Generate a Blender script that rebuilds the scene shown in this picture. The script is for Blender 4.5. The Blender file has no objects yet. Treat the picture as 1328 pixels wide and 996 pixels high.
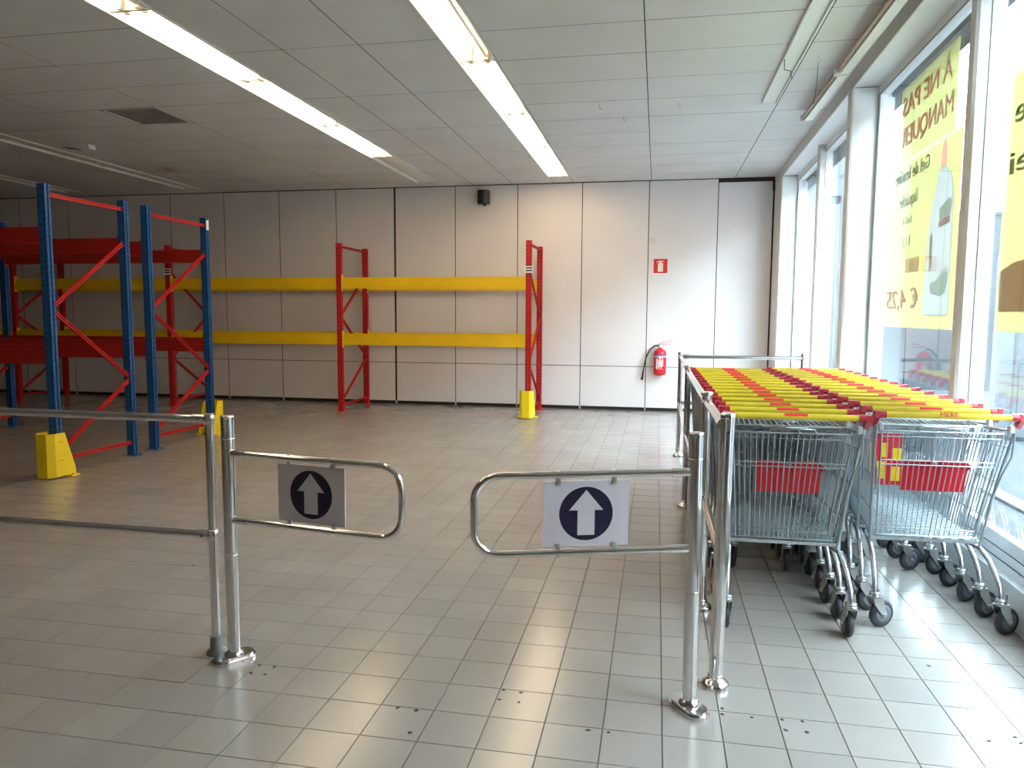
import bpy, math, random
from mathutils import Vector, Matrix

random.seed(7)
S = bpy.context.scene
COL = S.collection
PI = math.pi

# ------------------------------------------------------------------ camera
H, FPX, PITCH, YAW, ROLL = 1.4132, 966.58, .0931, .191, .0054
cam_d = bpy.data.cameras.new('camera')
cam_d.sensor_width = 36.0
cam_d.lens = 36.0 * FPX / 1328.0
cam_d.clip_start = .05
cam_d.clip_end = 300
cam = bpy.data.objects.new('camera', cam_d)
COL.objects.link(cam)
fw = Vector((-math.sin(YAW) * math.cos(PITCH), math.cos(YAW) * math.cos(PITCH), -math.sin(PITCH)))
rt0 = Vector((math.cos(YAW), math.sin(YAW), 0))
up0 = rt0.cross(fw)
rt = rt0 * math.cos(ROLL) + up0 * math.sin(ROLL)
up = -rt0 * math.sin(ROLL) + up0 * math.cos(ROLL)
cam.matrix_world = Matrix(((rt.x, up.x, -fw.x, 0), (rt.y, up.y, -fw.y, 0), (rt.z, up.z, -fw.z, H), (0, 0, 0, 1)))
S.camera = cam

# ------------------------------------------------------------------ sky and exposure
SKY = 15.0            # overcast daylight
TUBE = 15.5          # fluorescent tubes
w = bpy.data.worlds.new('world')
S.world = w
w.use_nodes = True
bg = w.node_tree.nodes['Background']
bg.inputs[0].default_value = (.73, .875, 1.0, 1)
bg.inputs[1].default_value = SKY
S.view_settings.view_transform = 'Standard'
S.view_settings.look = 'None'
S.view_settings.exposure = 1.17
S.view_settings.gamma = 1.0
S.view_settings.use_curve_mapping = False


# ------------------------------------------------------------------ materials
def mat(name, col, rough=.5, metal=0., noise=0., nscale=6., bump=0., bscale=60., spec=.5, emit=0., trans=0., grime=None):
    m = bpy.data.materials.new(name)
    m.use_nodes = True
    nt = m.node_tree
    b = nt.nodes['Principled BSDF']
    b.inputs['Base Color'].default_value = (*col, 1)
    b.inputs['Roughness'].default_value = rough
    b.inputs['Metallic'].default_value = metal
    b.inputs['Specular IOR Level'].default_value = spec
    if emit:
        b.inputs['Emission Color'].default_value = (*col, 1)
        b.inputs['Emission Strength'].default_value = emit
    if noise:
        geo = nt.nodes.new('ShaderNodeNewGeometry')
        n = nt.nodes.new('ShaderNodeTexNoise')
        n.inputs['Scale'].default_value = nscale
        n.inputs['Detail'].default_value = 5
        nt.links.new(geo.outputs['Position'], n.inputs['Vector'])
        mr = nt.nodes.new('ShaderNodeMapRange')
        mr.inputs['From Min'].default_value = .3
        mr.inputs['From Max'].default_value = .7
        mr.inputs['To Min'].default_value = 1 - noise
        mr.inputs['To Max'].default_value = 1 + noise * .4
        nt.links.new(n.outputs['Fac'], mr.inputs['Value'])
        mx = nt.nodes.new('ShaderNodeMix')
        mx.data_type = 'RGBA'
        mx.blend_type = 'MULTIPLY'
        mx.inputs['Factor'].default_value = 1
        mx.inputs['A'].default_value = (*col, 1)
        nt.links.new(mr.outputs['Result'], mx.inputs['B'])
        nt.links.new(mx.outputs['Result'], b.inputs['Base Color'])
    if bump:
        geo = nt.nodes.new('ShaderNodeNewGeometry')
        n = nt.nodes.new('ShaderNodeTexNoise')
        n.inputs['Scale'].default_value = bscale
        nt.links.new(geo.outputs['Position'], n.inputs['Vector'])
        bp = nt.nodes.new('ShaderNodeBump')
        bp.inputs['Strength'].default_value = bump
        bp.inputs['Distance'].default_value = .002
        nt.links.new(n.outputs['Fac'], bp.inputs['Height'])
        nt.links.new(bp.outputs['Normal'], b.inputs['Normal'])
    return m


def tile_mat():
    m = mat('floor_tile', (.5, .47, .44), .23)
    nt = m.node_tree
    b = nt.nodes['Principled BSDF']
    geo = nt.nodes.new('ShaderNodeNewGeometry')
    sub = nt.nodes.new('ShaderNodeVectorMath')
    sub.operation = 'SUBTRACT'
    sub.inputs[1].default_value = (.049, 2.4504, .5)
    nt.links.new(geo.outputs['Position'], sub.inputs[0])
    sc = nt.nodes.new('ShaderNodeVectorMath')
    sc.operation = 'MULTIPLY'
    sc.inputs[1].default_value = (5, 5, 0)
    nt.links.new(sub.outputs[0], sc.inputs[0])
    fl = nt.nodes.new('ShaderNodeVectorMath')
    fl.operation = 'FLOOR'
    nt.links.new(sc.outputs[0], fl.inputs[0])
    wn = nt.nodes.new('ShaderNodeTexWhiteNoise')
    nt.links.new(fl.outputs[0], wn.inputs['Vector'])
    n = nt.nodes.new('ShaderNodeTexNoise')
    n.inputs['Scale'].default_value = 2.2
    n.inputs['Detail'].default_value = 6
    nt.links.new(geo.outputs['Position'], n.inputs['Vector'])
    a = nt.nodes.new('ShaderNodeMath')
    a.operation = 'MULTIPLY_ADD'
    a.inputs[1].default_value = .09
    a.inputs[2].default_value = .80
    nt.links.new(wn.outputs['Value'], a.inputs[0])
    a2 = nt.nodes.new('ShaderNodeMath')
    a2.operation = 'MULTIPLY_ADD'
    a2.inputs[1].default_value = .22
    nt.links.new(n.outputs['Fac'], a2.inputs[0])
    nt.links.new(a.outputs[0], a2.inputs[2])
    mx = nt.nodes.new('ShaderNodeMix')
    mx.data_type = 'RGBA'
    mx.blend_type = 'MULTIPLY'
    mx.inputs['Factor'].default_value = 1
    mx.inputs['A'].default_value = (.285, .258, .232, 1)
    nt.links.new(a2.outputs[0], mx.inputs['B'])
    nt.links.new(mx.outputs['Result'], b.inputs['Base Color'])
    r = nt.nodes.new('ShaderNodeMath')
    r.operation = 'MULTIPLY_ADD'
    r.inputs[1].default_value = .12
    r.inputs[2].default_value = .15
    nt.links.new(n.outputs['Fac'], r.inputs[0])
    nt.links.new(r.outputs[0], b.inputs['Roughness'])
    # slightly uneven glaze: each tile leans by a hair, so long reflections break up
    bn = nt.nodes.new('ShaderNodeTexNoise')
    bn.inputs['Scale'].default_value = 7
    nt.links.new(geo.outputs['Position'], bn.inputs['Vector'])
    bp = nt.nodes.new('ShaderNodeBump')
    bp.inputs['Strength'].default_value = .07
    bp.inputs['Distance'].default_value = .01
    nt.links.new(bn.outputs['Fac'], bp.inputs['Height'])
    nt.links.new(bp.outputs['Normal'], b.inputs['Normal'])
    return m


def glass_mat():
    m = bpy.data.materials.new('window_glass')
    m.use_nodes = True
    nt = m.node_tree
    nt.nodes.clear()
    out = nt.nodes.new('ShaderNodeOutputMaterial')
    tr = nt.nodes.new('ShaderNodeBsdfTransparent')
    tr.inputs[0].default_value = (.90, .95, .96, 1)
    gl = nt.nodes.new('ShaderNodeBsdfGlossy')
    gl.inputs['Roughness'].default_value = .01
    lw = nt.nodes.new('ShaderNodeLayerWeight')
    p = nt.nodes.new('ShaderNodeMath')
    p.operation = 'POWER'
    p.inputs[1].default_value = 5
    nt.links.new(lw.outputs['Facing'], p.inputs[0])
    a = nt.nodes.new('ShaderNodeMath')
    a.operation = 'MULTIPLY_ADD'
    a.inputs[1].default_value = .96
    a.inputs[2].default_value = .04
    nt.links.new(p.outputs[0], a.inputs[0])
    mx = nt.nodes.new('ShaderNodeMixShader')
    nt.links.new(a.outputs[0], mx.inputs[0])
    nt.links.new(tr.outputs[0], mx.inputs[1])
    nt.links.new(gl.outputs[0], mx.inputs[2])
    nt.links.new(mx.outputs[0], out.inputs[0])
    return m


def paper_mat(name, col, t=.72):
    m = bpy.data.materials.new(name)
    m.use_nodes = True
    nt = m.node_tree
    nt.nodes.clear()
    out = nt.nodes.new('ShaderNodeOutputMaterial')
    d = nt.nodes.new('ShaderNodeBsdfDiffuse')
    d.inputs[0].default_value = (*col, 1)
    tl = nt.nodes.new('ShaderNodeBsdfTranslucent')
    tl.inputs[0].default_value = (*col, 1)
    mx = nt.nodes.new('ShaderNodeMixShader')
    mx.inputs[0].default_value = t
    nt.links.new(d.outputs[0], mx.inputs[1])
    nt.links.new(tl.outputs[0], mx.inputs[2])
    nt.links.new(mx.outputs[0], out.inputs[0])
    return m


M = dict(
    tile=tile_mat(),
    grout=mat('grout', (.085, .075, .068), .9),
    hole=mat('hole_black', (.02, .018, .016), .9),
    wall=mat('wall_panel', (.76, .70, .68), .5, noise=.04, nscale=1.5),
    brickwall=mat('shop_wall', (.42, .34, .29), .7, noise=.1),
    wallgap=mat('wall_gap', (.03, .022, .018), .8),
    ceil=mat('ceiling_panel', (.72, .705, .69), .85, noise=.06, nscale=2, bump=.1, bscale=300),
    ceilback=mat('ceiling_void', (.05, .042, .035), .9),
    white=mat('white_lacquer', (.80, .81, .81), .4, noise=.03),
    beam=mat('beam_paint', (.66, .63, .60), .5, noise=.05),
    batten=mat('batten_white', (.78, .78, .72), .45),
    brown=mat('brown_strip', (.42, .29, .21), .6),
    reflector=mat('reflector', (.82, .80, .74), .35),
    tube=mat('tube_lit', (1.0, .80, .55), .4, emit=TUBE),
    socket=mat('socket', (.72, .66, .56), .5),
    chrome=mat('chrome', (.74, .73, .72), .09, 1.0),
    wire=mat('galvanised_wire', (.40, .45, .475), .3, .9),
    frame=mat('galvanised_tube', (.56, .60, .63), .24, .95),
    blue=mat('blue_steel', (.008, .082, .27), .42, noise=.12),
    red=mat('red_steel', (.52, .012, .014), .5, noise=.08, spec=.35),
    orange=mat('beam_red', (.34, .010, .005), .5, noise=.08),
    yellow=mat('yellow_steel', (.80, .50, .008), .42, noise=.06),
    slot=mat('slot_black', (.02, .008, .008), .8),
    slotblue=mat('slot_blue', (.006, .03, .10), .8),
    guard=mat('guard_yellow', (.86, .62, .006), .45, noise=.05),
    zinc=mat('zinc', (.55, .55, .53), .35, .9),
    rubber=mat('grey_rubber', (.20, .22, .21), .6),
    tyre=mat('tyre', (.035, .038, .042), .55),
    hub=mat('wheel_hub', (.12, .13, .145), .5),
    handle=mat('handle_yellow', (.68, .51, .008), .5, noise=.1, nscale=30),
    cap=mat('cap_red', (.40, .008, .022), .38),
    flap=mat('flap_red', (.58, .005, .018), .45),
    patch=mat('patch_red', (.72, .012, .010), .5),
    clip=mat('clip_grey', (.45, .47, .48), .5),
    plastic=mat('white_plastic', (.78, .80, .81), .45),
    sign=mat('sign_white', (.62, .555, .575), .35),
    navy=mat('sign_navy', (.010, .009, .032), .4),
    black=mat('black_plastic', (.02, .02, .022), .5),
    hose=mat('hose_black', (.03, .03, .03), .5),
    extred=mat('extinguisher_red', (.62, .012, .02), .3),
    print_white=mat('print_white', (.82, .80, .78), .5),
    print_blue=mat('print_blue', (.12, .16, .45), .5),
    signred=mat('sign_red', (.70, .012, .015), .4),
    cream=mat('pictogram_cream', (.80, .76, .62), .5),
    glass=glass_mat(),
    gasket=mat('gasket', (.10, .11, .12), .6),
    poster=paper_mat('poster_yellow', (.60, .585, .33)),
    pred=paper_mat('poster_red', (.78, .42, .36)),
    pblack=paper_mat('poster_black', (.42, .42, .34)),
    pwhite=paper_mat('poster_white', (.52, .52, .49)),
    ppale=paper_mat('poster_pale', (.97, .96, .92)),
    ppink=paper_mat('poster_pink', (.85, .62, .58)),
    porange=paper_mat('poster_orange', (.92, .70, .40)),
    pgreen=paper_mat('poster_green', (.78, .88, .78)),
    pbrown=paper_mat('poster_brown', (.62, .42, .30)),
    pave=mat('pavement', (.035, .037, .038), .9, noise=.2, nscale=3),
    kerb=mat('kerb', (.09, .092, .093), .9, noise=.1),
    outgrey=mat('outside_grey', (.030, .033, .036), .8, noise=.08),
    outwhite=mat('outside_white', (.085, .09, .094), .8, noise=.06),
    brick=mat('street_brick', (.24, .15, .11), .9, noise=.2, nscale=4),
    ventface=mat('vent_face', (.22, .21, .20), .6),
    vent=mat('vent_dark', (.06, .055, .05), .7),
)


# ------------------------------------------------------------------ mesh helpers
class MB:
    def __init__(s):
        s.v, s.f, s.sm = [], [], []

    def add(s, vs, fs, smooth=False):
        o = len(s.v)
        s.v += [tuple(p) for p in vs]
        s.f += [tuple(i + o for i in f) for f in fs]
        s.sm += [smooth] * len(fs)
        return s

    def box(s, a, b):
        (x0, y0, z0), (x1, y1, z1) = a, b
        return s.add([(x0, y0, z0), (x1, y0, z0), (x1, y1, z0), (x0, y1, z0), (x0, y0, z1), (x1, y0, z1), (x1, y1, z1), (x0, y1, z1)],
                     [(0, 3, 2, 1), (4, 5, 6, 7), (0, 1, 5, 4), (1, 2, 6, 5), (2, 3, 7, 6), (3, 0, 4, 7)])

    def cbox(s, a, b, c):
        "box with chamfered vertical edges and top"
        (x0, y0, z0), (x1, y1, z1) = a, b
        def ring(i, z):
            return [(x0 + i + c, y0 + i, z), (x1 - i - c, y0 + i, z), (x1 - i, y0 + i + c, z), (x1 - i, y1 - i - c, z),
                    (x1 - i - c, y1 - i, z), (x0 + i + c, y1 - i, z), (x0 + i, y1 - i - c, z), (x0 + i, y0 + i + c, z)]
        vs = ring(0, z0) + ring(0, z1 - c) + ring(c, z1)
        fs = [tuple(range(7, -1, -1)), tuple(range(16, 24))]
        for k in range(2):
            for i in range(8):
                j = (i + 1) % 8
                fs.append((k * 8 + i, k * 8 + j, k * 8 + 8 + j, k * 8 + 8 + i))
        return s.add(vs, fs)

    def bar(s, p, q, wd, dp, ref=(0, 0, 1)):
        "rectangular bar from p to q, width wd across, dp along ref"
        p, q = Vector(p), Vector(q)
        d = (q - p).normalized()
        a = d.cross(Vector(ref)).normalized()
        b = a.cross(d).normalized()
        a *= wd / 2
        b *= dp / 2
        vs = [p - a - b, p + a - b, p + a + b, p - a + b, q - a - b, q + a - b, q + a + b, q - a + b]
        return s.add(vs, [(0, 3, 2, 1), (4, 5, 6, 7), (0, 1, 5, 4), (1, 2, 6, 5), (2, 3, 7, 6), (3, 0, 4, 7)])

    def tube(s, pts, r, n=8, caps=True, closed=False):
        pts = [Vector(p) for p in pts]
        k = len(pts)
        rs = r if isinstance(r, (list, tuple)) else [r] * k
        tan = []
        for i in range(k):
            if closed:
                t = pts[(i + 1) % k] - pts[i - 1]
            else:
                t = pts[min(i + 1, k - 1)] - pts[max(i - 1, 0)]
            tan.append(t.normalized())
        ref = Vector((0, 0, 1)) if abs(tan[0].z) < .9 else Vector((1, 0, 0))
        nrm = tan[0].cross(ref).normalized()
        vs, fs = [], []
        for i in range(k):
            nrm = (nrm - tan[i] * nrm.dot(tan[i])).normalized()
            bn = tan[i].cross(nrm)
            for j in range(n):
                a = 2 * PI * j / n
                vs.append(pts[i] + (nrm * math.cos(a) + bn * math.sin(a)) * rs[i])
        for i in range(k if closed else k - 1):
            for j in range(n):
                a, b = i * n + j, i * n + (j + 1) % n
                c, d = ((i + 1) % k) * n + (j + 1) % n, ((i + 1) % k) * n + j
                fs.append((a, b, c, d))
        s.add(vs, fs, True)
        if caps and not closed:
            s.add(vs[:n], [tuple(range(n - 1, -1, -1))])
            s.add(vs[-n:], [tuple(range(n))])
        return s

    def lathe(s, prof, n=16, c=(0, 0, 0), axis='Z', smooth=True):
        "profile of (r, h) turned round an axis through c"
        vs, fs = [], []
        for r, h in prof:
            for j in range(n):
                a = 2 * PI * j / n
                x, y = r * math.cos(a), r * math.sin(a)
                p = {'Z': (x, y, h), 'X': (h, x, y), 'Y': (y, h, x)}[axis]
                vs.append((p[0] + c[0], p[1] + c[1], p[2] + c[2]))
        for i in range(len(prof) - 1):
            for j in range(n):
                k = (j + 1) % n
                fs.append((i * n + j, i * n + k, (i + 1) * n + k, (i + 1) * n + j))
        s.add(vs, fs, smooth)
        s.add(vs[:n], [tuple(range(n - 1, -1, -1))])
        s.add(vs[-n:], [tuple(range(n))])
        return s

    def prism(s, poly, h0, h1, fn):
        "polygon (a, b) swept from h0 to h1; fn(a, b, h) gives the point"
        n = len(poly)
        vs = [fn(a, b, h0) for a, b in poly] + [fn(a, b, h1) for a, b in poly]
        fs = [tuple(range(n - 1, -1, -1)), tuple(range(n, 2 * n))]
        fs += [(i, (i + 1) % n, n + (i + 1) % n, n + i) for i in range(n)]
        return s.add(vs, fs)

    def mesh(s, name, m):
        me = bpy.data.meshes.new(name)
        me.from_pydata(s.v, [], s.f)
        me.polygons.foreach_set('use_smooth', s.sm)
        me.materials.append(m)
        me.update()
        return me


def link(name, data, parent=None, loc=(0, 0, 0), rz=0., rx=0.):
    o = bpy.data.objects.new(name, data)
    COL.objects.link(o)
    o.location = loc
    o.rotation_euler = (rx, 0, rz)
    if parent:
        o.parent = parent
    return o


def part(name, mb, m, parent=None, loc=(0, 0, 0), rz=0., rx=0., label=None):
    o = link(name, mb.mesh(name, m), parent, loc, rz, rx)
    if label:
        o['label'] = label
    return o


def tag(o, label, cat, group=None):
    o['label'] = label
    o['category'] = cat
    if group:
        o['group'] = group
    return o


def thing(name, label, cat, loc=(0, 0, 0), rz=0., group=None):
    return tag(link(name, None, None, loc, rz), label, cat, group)


def struct(name, mb, m, label=None):
    o = part(name, mb, m)
    o['kind'] = 'structure'
    if label:
        o['label'] = label
    return o


def copy_tree(o, parent=None):
    c = o.copy()
    COL.objects.link(c)
    c.parent = parent
    for ch in o.children:
        copy_tree(ch, c)
    return c


def text_mesh(name, body, size, depth, m):
    cu = bpy.data.curves.new(name, 'FONT')
    cu.body = body
    cu.size = size
    cu.extrude = depth / 2
    cu.resolution_u = 3
    t = bpy.data.objects.new(name, cu)
    COL.objects.link(t)
    bpy.context.view_layer.update()
    me = bpy.data.meshes.new_from_object(t.evaluated_get(bpy.context.evaluated_depsgraph_get()))
    bpy.data.objects.remove(t)
    bpy.data.curves.remove(cu)
    me.materials.clear()
    me.materials.append(m)
    return me


# ------------------------------------------------------------------ floor
YW, ZC = 11.168, 3.3535
XL, YB = -13.0, -3.4
floor = struct('floor', MB().box((XL - .2, YB - .2, -.2), (1.66, YW + .2, -.004)), M['grout'], 'square beige ceramic floor tiles with dark joints')
g = .0013
tile_me = MB().add([(g, g, -.004), (.2 - g, g, -.004), (.2 - g, .2 - g, -.004), (g, .2 - g, -.004),
                    (g + .0008, g + .0008, 0), (.2 - g - .0008, g + .0008, 0), (.2 - g - .0008, .2 - g - .0008, 0), (g + .0008, .2 - g - .0008, 0)],
                   [(4, 5, 6, 7), (0, 1, 5, 4), (1, 2, 6, 5), (2, 3, 7, 6), (3, 0, 4, 7)]).mesh('tile', M['tile'])
cells = []
for i in range(-66, 8):
    for j in range(-30, 44):
        x, y = .049 + .2 * i, 2.4504 + .2 * j
        if x < XL - .1 or x + .2 > 1.66 or y + .2 > YW + .05 or y < YB:
            continue
        c = Vector((x + .1, y + .1, -H))
        d = c.dot(fw)
        u, v = (c.dot(rt) / d, c.dot(up) / d) if d > .1 else (9, 9)
        vis = d > .1 and abs(u) < .72 and abs(v) < .54
        cells.append((0 if vis else 1, d if vis else 99, x, y))
cells.sort()
rest = MB()
for k, (vv, d, x, y) in enumerate(cells):
    if k < 300:
        link('tile', tile_me, floor, (x, y, 0))
    else:
        rest.add([(p.co.x + x, p.co.y + y, p.co.z) for p in tile_me.vertices], [tuple(f.vertices) for f in tile_me.polygons])
o = part('tile_field', rest, M['tile'], floor)
o['kind'] = 'stuff'
holes = [(-.537, 2.643), (-.469, 2.637), (-.538, 2.571), (-.464, 2.567), (-.885, 2.442), (-.814, 2.438), (-.79, 2.297), (-.199, 2.433), (-.13, 2.433),
         (.263, 2.672), (.26, 2.631), (.361, 2.63), (.464, 2.636), (.532, 2.639), (.465, 2.568), (.534, 2.569), (1.123, 2.635), (1.22, 2.678), (1.222, 2.641),
         (1.117, 3.181), (-1.541, 2.64), (-1.475, 2.639), (-1.54, 2.575), (-1.48, 2.575), (-2.526, 3.659), (-1.294, 6.95), (-.949, 6.94), (-.74, 6.953)]
hole_me = MB().lathe([(.0085, 0), (.008, .0006)], 9).mesh('bolt_hole', M['hole'])
for x, y in holes:
    o = link('bolt_hole', hole_me, floor, (x, y, 0), random.uniform(0, 3))
    o.scale = (random.uniform(.7, 1.3), random.uniform(.6, 1.0), 1)

# ------------------------------------------------------------------ ceiling
ceiling = struct('ceiling', MB().box((XL - .2, YB - .2, 3.47), (1.7, YW + .2, 3.6)), M['ceilback'], 'suspended ceiling of off-white panels')


GRID = None


def ctile(x0, x1, y0, y1, dz=0.):
    e = .004
    z = ZC + dz
    if GRID:
        if x1 < GRID.x1 - .01:
            GRID.box((x1 - e, y0 + e, ZC + .0008), (x1 + e, y1 - e, ZC + .013))
        if y1 < YW:
            GRID.box((x0 + e, y1 - e, ZC + .0008), (x1 - e, y1 + e, ZC + .013))
    part('ceiling_tile', MB().box((x0 + e, y0 + e, z), (x1 - e, y1 - e, z + .014)), M['ceil'], ceiling)


def ylines(start, pitch):
    a = start
    while a > YB:
        a -= pitch
    out = []
    while a < YW:
        out.append(a)
        a += pitch
    return [max(YB, out[0])] + out[1:] + [YW]


for xs, y0, pitch in (([-1.25, -.125, 1.04, 1.59], 5.2, .61), ([-3.22, -2.77, -2.17, -1.56], 5.29, 1.215), ([-7.08, -5.9, -4.72, -3.55], 5.31, .597),
                      ([-9.2, -8.6, -8.0, -7.38], 5.29, 1.215), ([XL, -11.9, -10.7, -9.5], 5.31, .597)):
    ys = ylines(y0, pitch)
    GRID = MB()
    GRID.x1 = xs[-1]
    for a, b in zip(xs, xs[1:]):
        for c, d in zip(ys, ys[1:]):
            if a == -5.9 and abs(c - 6.504) < .02:
                ctile(a, -5.325, c, d)
                continue
            ctile(a, b, c, d, random.choice((0, 0, 0, .0006, -.0006)))
    o = part('ceiling_grid', GRID, M['ceilback'], ceiling)
    o['kind'] = 'stuff'
GRID = None
for a, b, e in ((-1.56, -1.25, 10.65), (-3.55, -3.22, 10.8), (-7.38, -7.08, 10.78), (-9.5, -9.2, 10.76)):
    ctile(a, b, e, YW)

# ------------------------------------------------------------------ walls
PW, PX0 = .9683, -4.0224
wall_back = struct('wall_back', MB().box((XL - .2, YW + .022, -.004), (1.9, YW + .2, 3.5)), M['wallgap'], 'back wall of tall off-white panels with dark joints')
for k in range(-10, 6):
    gl = .016 if k == 0 else .006
    gr = .016 if k == -1 else .006
    x0, x1 = max(XL, PX0 + PW * k) + gl, PX0 + PW * (k + 1) - gr
    top = ZC - .012
    if k == 5:
        x1, top = 1.56, ZC - .06
    if x1 - x0 < .1:
        continue
    part('upper_panel', MB().box((x0, YW, .6575), (x1, YW + .02, top)), M['wall'], wall_back)
    part('lower_panel', MB().box((x0, YW, .047), (x1, YW + .02, .648)), M['wall'], wall_back)
for k in range(-9, 6):
    x = PX0 + PW * k
    gw_ = .016 if k == 0 else .006
    part('joint_strip', MB().box((x - gw_, YW + .003, .05), (x + gw_, YW + .021, ZC - .012)), M['wallgap'], wall_back)
    part('panel_foot', MB().box((x - .012, YW - .004, 0), (x + .012, YW + .02, .05)), M['zinc'], wall_back)
struct('wall_left', MB().box((XL - .2, YB - .2, -.004), (XL, YW + .2, 3.5)), M['brickwall'])
struct('wall_front', MB().box((XL - .2, YB - .2, -.004), (2.0, YB, 3.5)), M['wall'])


# window wall: a long line that runs almost along Y
def wx(y, v):
    return 1.3786 + .018 * y + v


def wprism(mb, v0, v1, y0, y1, z0, z1):
    vs = [(wx(y, v), y, z) for z in (z0, z1) for (v, y) in ((v0, y0), (v1, y0), (v1, y1), (v0, y1))]
    return mb.add(vs, [(0, 3, 2, 1), (4, 5, 6, 7), (0, 1, 5, 4), (1, 2, 6, 5), (2, 3, 7, 6), (3, 0, 4, 7)])


wall_right = struct('wall_right', wprism(MB(), 0, .42, YB, YW, 3.25, 3.47), M['beam'], 'beam over the shop windows')
part('soffit_board', wprism(MB(), .004, .40, YB, YW, 3.238, 3.25), M['white'], wall_right)
part('edge_lip', wprism(MB(), -.004, .006, YB, YW, 3.226, 3.262), M['beam'], wall_right)
ledge = struct('trim_1', wprism(wprism(MB(), .175, .42, YB, YW, -.004, .188), .165, .25, YB, YW, .188, .203), M['white'], 'low white sill under the windows')
for y in (3.72, 5.9, 8.2):
    part('screw_hole', MB().lathe([(.012, -.003), (.011, .0)], 10, (wx(y, .175), y, .12), 'X'), M['brown'], ledge)
COLS = [(10.45, YW), (6.575, 6.726), (2.42, 2.57)]
MULL = [8.70, 4.44]
for n, (a, b) in enumerate(COLS):
    o = struct('trim_%d' % (n + 2), wprism(MB(), .012, .32, a, b, .0, 3.232), M['white'], 'white window pillar')
    part('pillar_side', wprism(MB(), 0, .012, a + .004, b - .004, 0, 3.226), M['beam'], o)
    part('shadow_gap', wprism(MB(), .02, .30, a + .005, b - .005, 3.232, 3.240), M['gasket'], o)
part('corner_gap', wprism(MB(), -.03, .0, YW - .06, YW - .004, 3.16, 3.30), M['wallgap'], wall_right)
part('corner_strip', wprism(MB(), -.010, .0, YW - .02, YW - .004, .0, 3.30), M['wallgap'], wall_right)
wins = []
edges = [(8.70, 10.45), (6.726, 8.70), (4.44, 6.575), (2.57, 4.44), (1.5, 2.42)]
part('light_block_wall', wprism(MB(), .16, .42, YB, 1.5, .2, 3.238), M['wall'], wall_right)  # unseen solid stretch added in place of windows, keeps the left side dark
for n, (a, b) in enumerate(edges):
    f = MB()
    wprism(f, .20, .27, a, b, .203, .30)                 # bottom rail
    wprism(f, .215, .255, a, b, .30, .36)
    wprism(f, .20, .27, a, b, 3.16, 3.238)               # head
    for (ya, yb) in ((a, a + .05), (b - .05, b)):
        wprism(f, .20, .27, ya, yb, .30, 3.16)
    o = struct('window_%d' % (n + 1), f, M['white'], 'tall shop window in a white frame')
    part('pane', wprism(MB(), .232, .240, a + .045, b - .045, .35, 3.17), M['glass'], o)
    gk = MB()
    for (ya, yb) in ((a + .05, a + .056), (b - .056, b - .05), (a + .003, a + .009), (b - .009, b - .003)):
        wprism(gk, .1985, .2, ya, yb, .30, 3.16)
    for z in (.298, .247):
        wprism(gk, .1985, .2, a, b, z, z + .006)
    wprism(gk, .1985, .2, a, b, 3.166, 3.172)
    part('gasket', gk, M['gasket'], o)
    wins.append(o)
    if any(abs(b - m) < .01 for m in MULL):
        mu = MB()
        poly = [(.13, -.035), (.145, -.05), (.20, -.05), (.20, .05), (.145, .05), (.13, .035)]
        y = b
        mu.prism(poly, .203, 3.238, lambda p, q, h, y=y: (wx(y + q, p), y + q, h))
        part('mullion', mu, M['beam'], o)
# blue-grey shutter box outside, over the glass
part('shutter_box', wprism(MB(), .30, .44, YB, YW, 3.15, 3.40), M['outgrey'], wall_right)

# ------------------------------------------------------------------ outside
pav = struct('ground_outside', MB().box((1.66, -6, -.25), (30, 40, -.02)), M['pave'], 'grey paving outside the windows')
kb = MB()
for k in range(16):
    y = 2.0 + k * .8
    kb.box((2.66, y + .005, -.02), (2.80, y + .795, .005))
tag(part('kerb', kb, M['kerb']), 'row of pale kerb stones outside the shop windows', 'kerb')
gw = thing('concrete_wall', 'long grey concrete wall outside behind the poster windows', 'wall', (5.4, 16, 0), math.radians(6))
for k in range(8):
    part('wall_slab', MB().box((-1.6 + k * 1.0 + .01, -.06, -.02), (-.6 + k * 1.0 - .01, .06, 3.36)), M['outgrey'], gw)
part('wall_cap', MB().prism([(-.09, 3.36), (-.09, 3.42), (-.04, 3.47), (.04, 3.47), (.09, 3.42), (.09, 3.36)], -1.65, 6.45, lambda a, b, h: (h, a, b)), M['outgrey'], gw)
nb = thing('neighbour_house', 'pale rendered building seen through the narrow far windows', 'building', (2.6, 21, 0))
part('facade', MB().box((-.4, -.1, -.02), (2.2, 3, 7.0)), M['outwhite'], nb)
for k in range(3):
    part('downpipe', MB().tube([(-.1 + k * .8, -.16, 0), (-.1 + k * .8, -.16, 6.9)], .05, 8), M['outgrey'], nb)
fl_ = thing('floodlight', 'small grey floodlight on a white mast outside', 'lamp', (2.97, 14, 0))
part('mast', MB().tube([(.12, .05, -.02), (.12, .05, 3.5)], .03, 8), M['outwhite'], fl_)
part('lamp_head', MB().prism([(-.1, 0), (.07, -.12), (.1, -.1), (.1, .02)], -.1, .1, lambda a, b, h: (h, a, b + 3.48)), M['outgrey'], fl_)
cb = thing('white_cabinet', 'tall white metal cabinet standing on the paving outside', 'cabinet', (4.03, 9.48, -.02))
part('cabinet_body', MB().cbox((0, 0, .05), (1.3, .6, 2.2), .02), M['outwhite'], cb)
part('plinth', MB().box((.03, .03, 0), (1.27, .57, .05)), M['outgrey'], cb)
part('vent_panel', MB().box((.22, -.012, 1.05), (.6, .0, 1.3)), M['outgrey'], cb)
part('cabinet_door', MB().box((.06, -.008, .12), (1.24, .0, 1.0)), M['outwhite'], cb)


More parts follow.
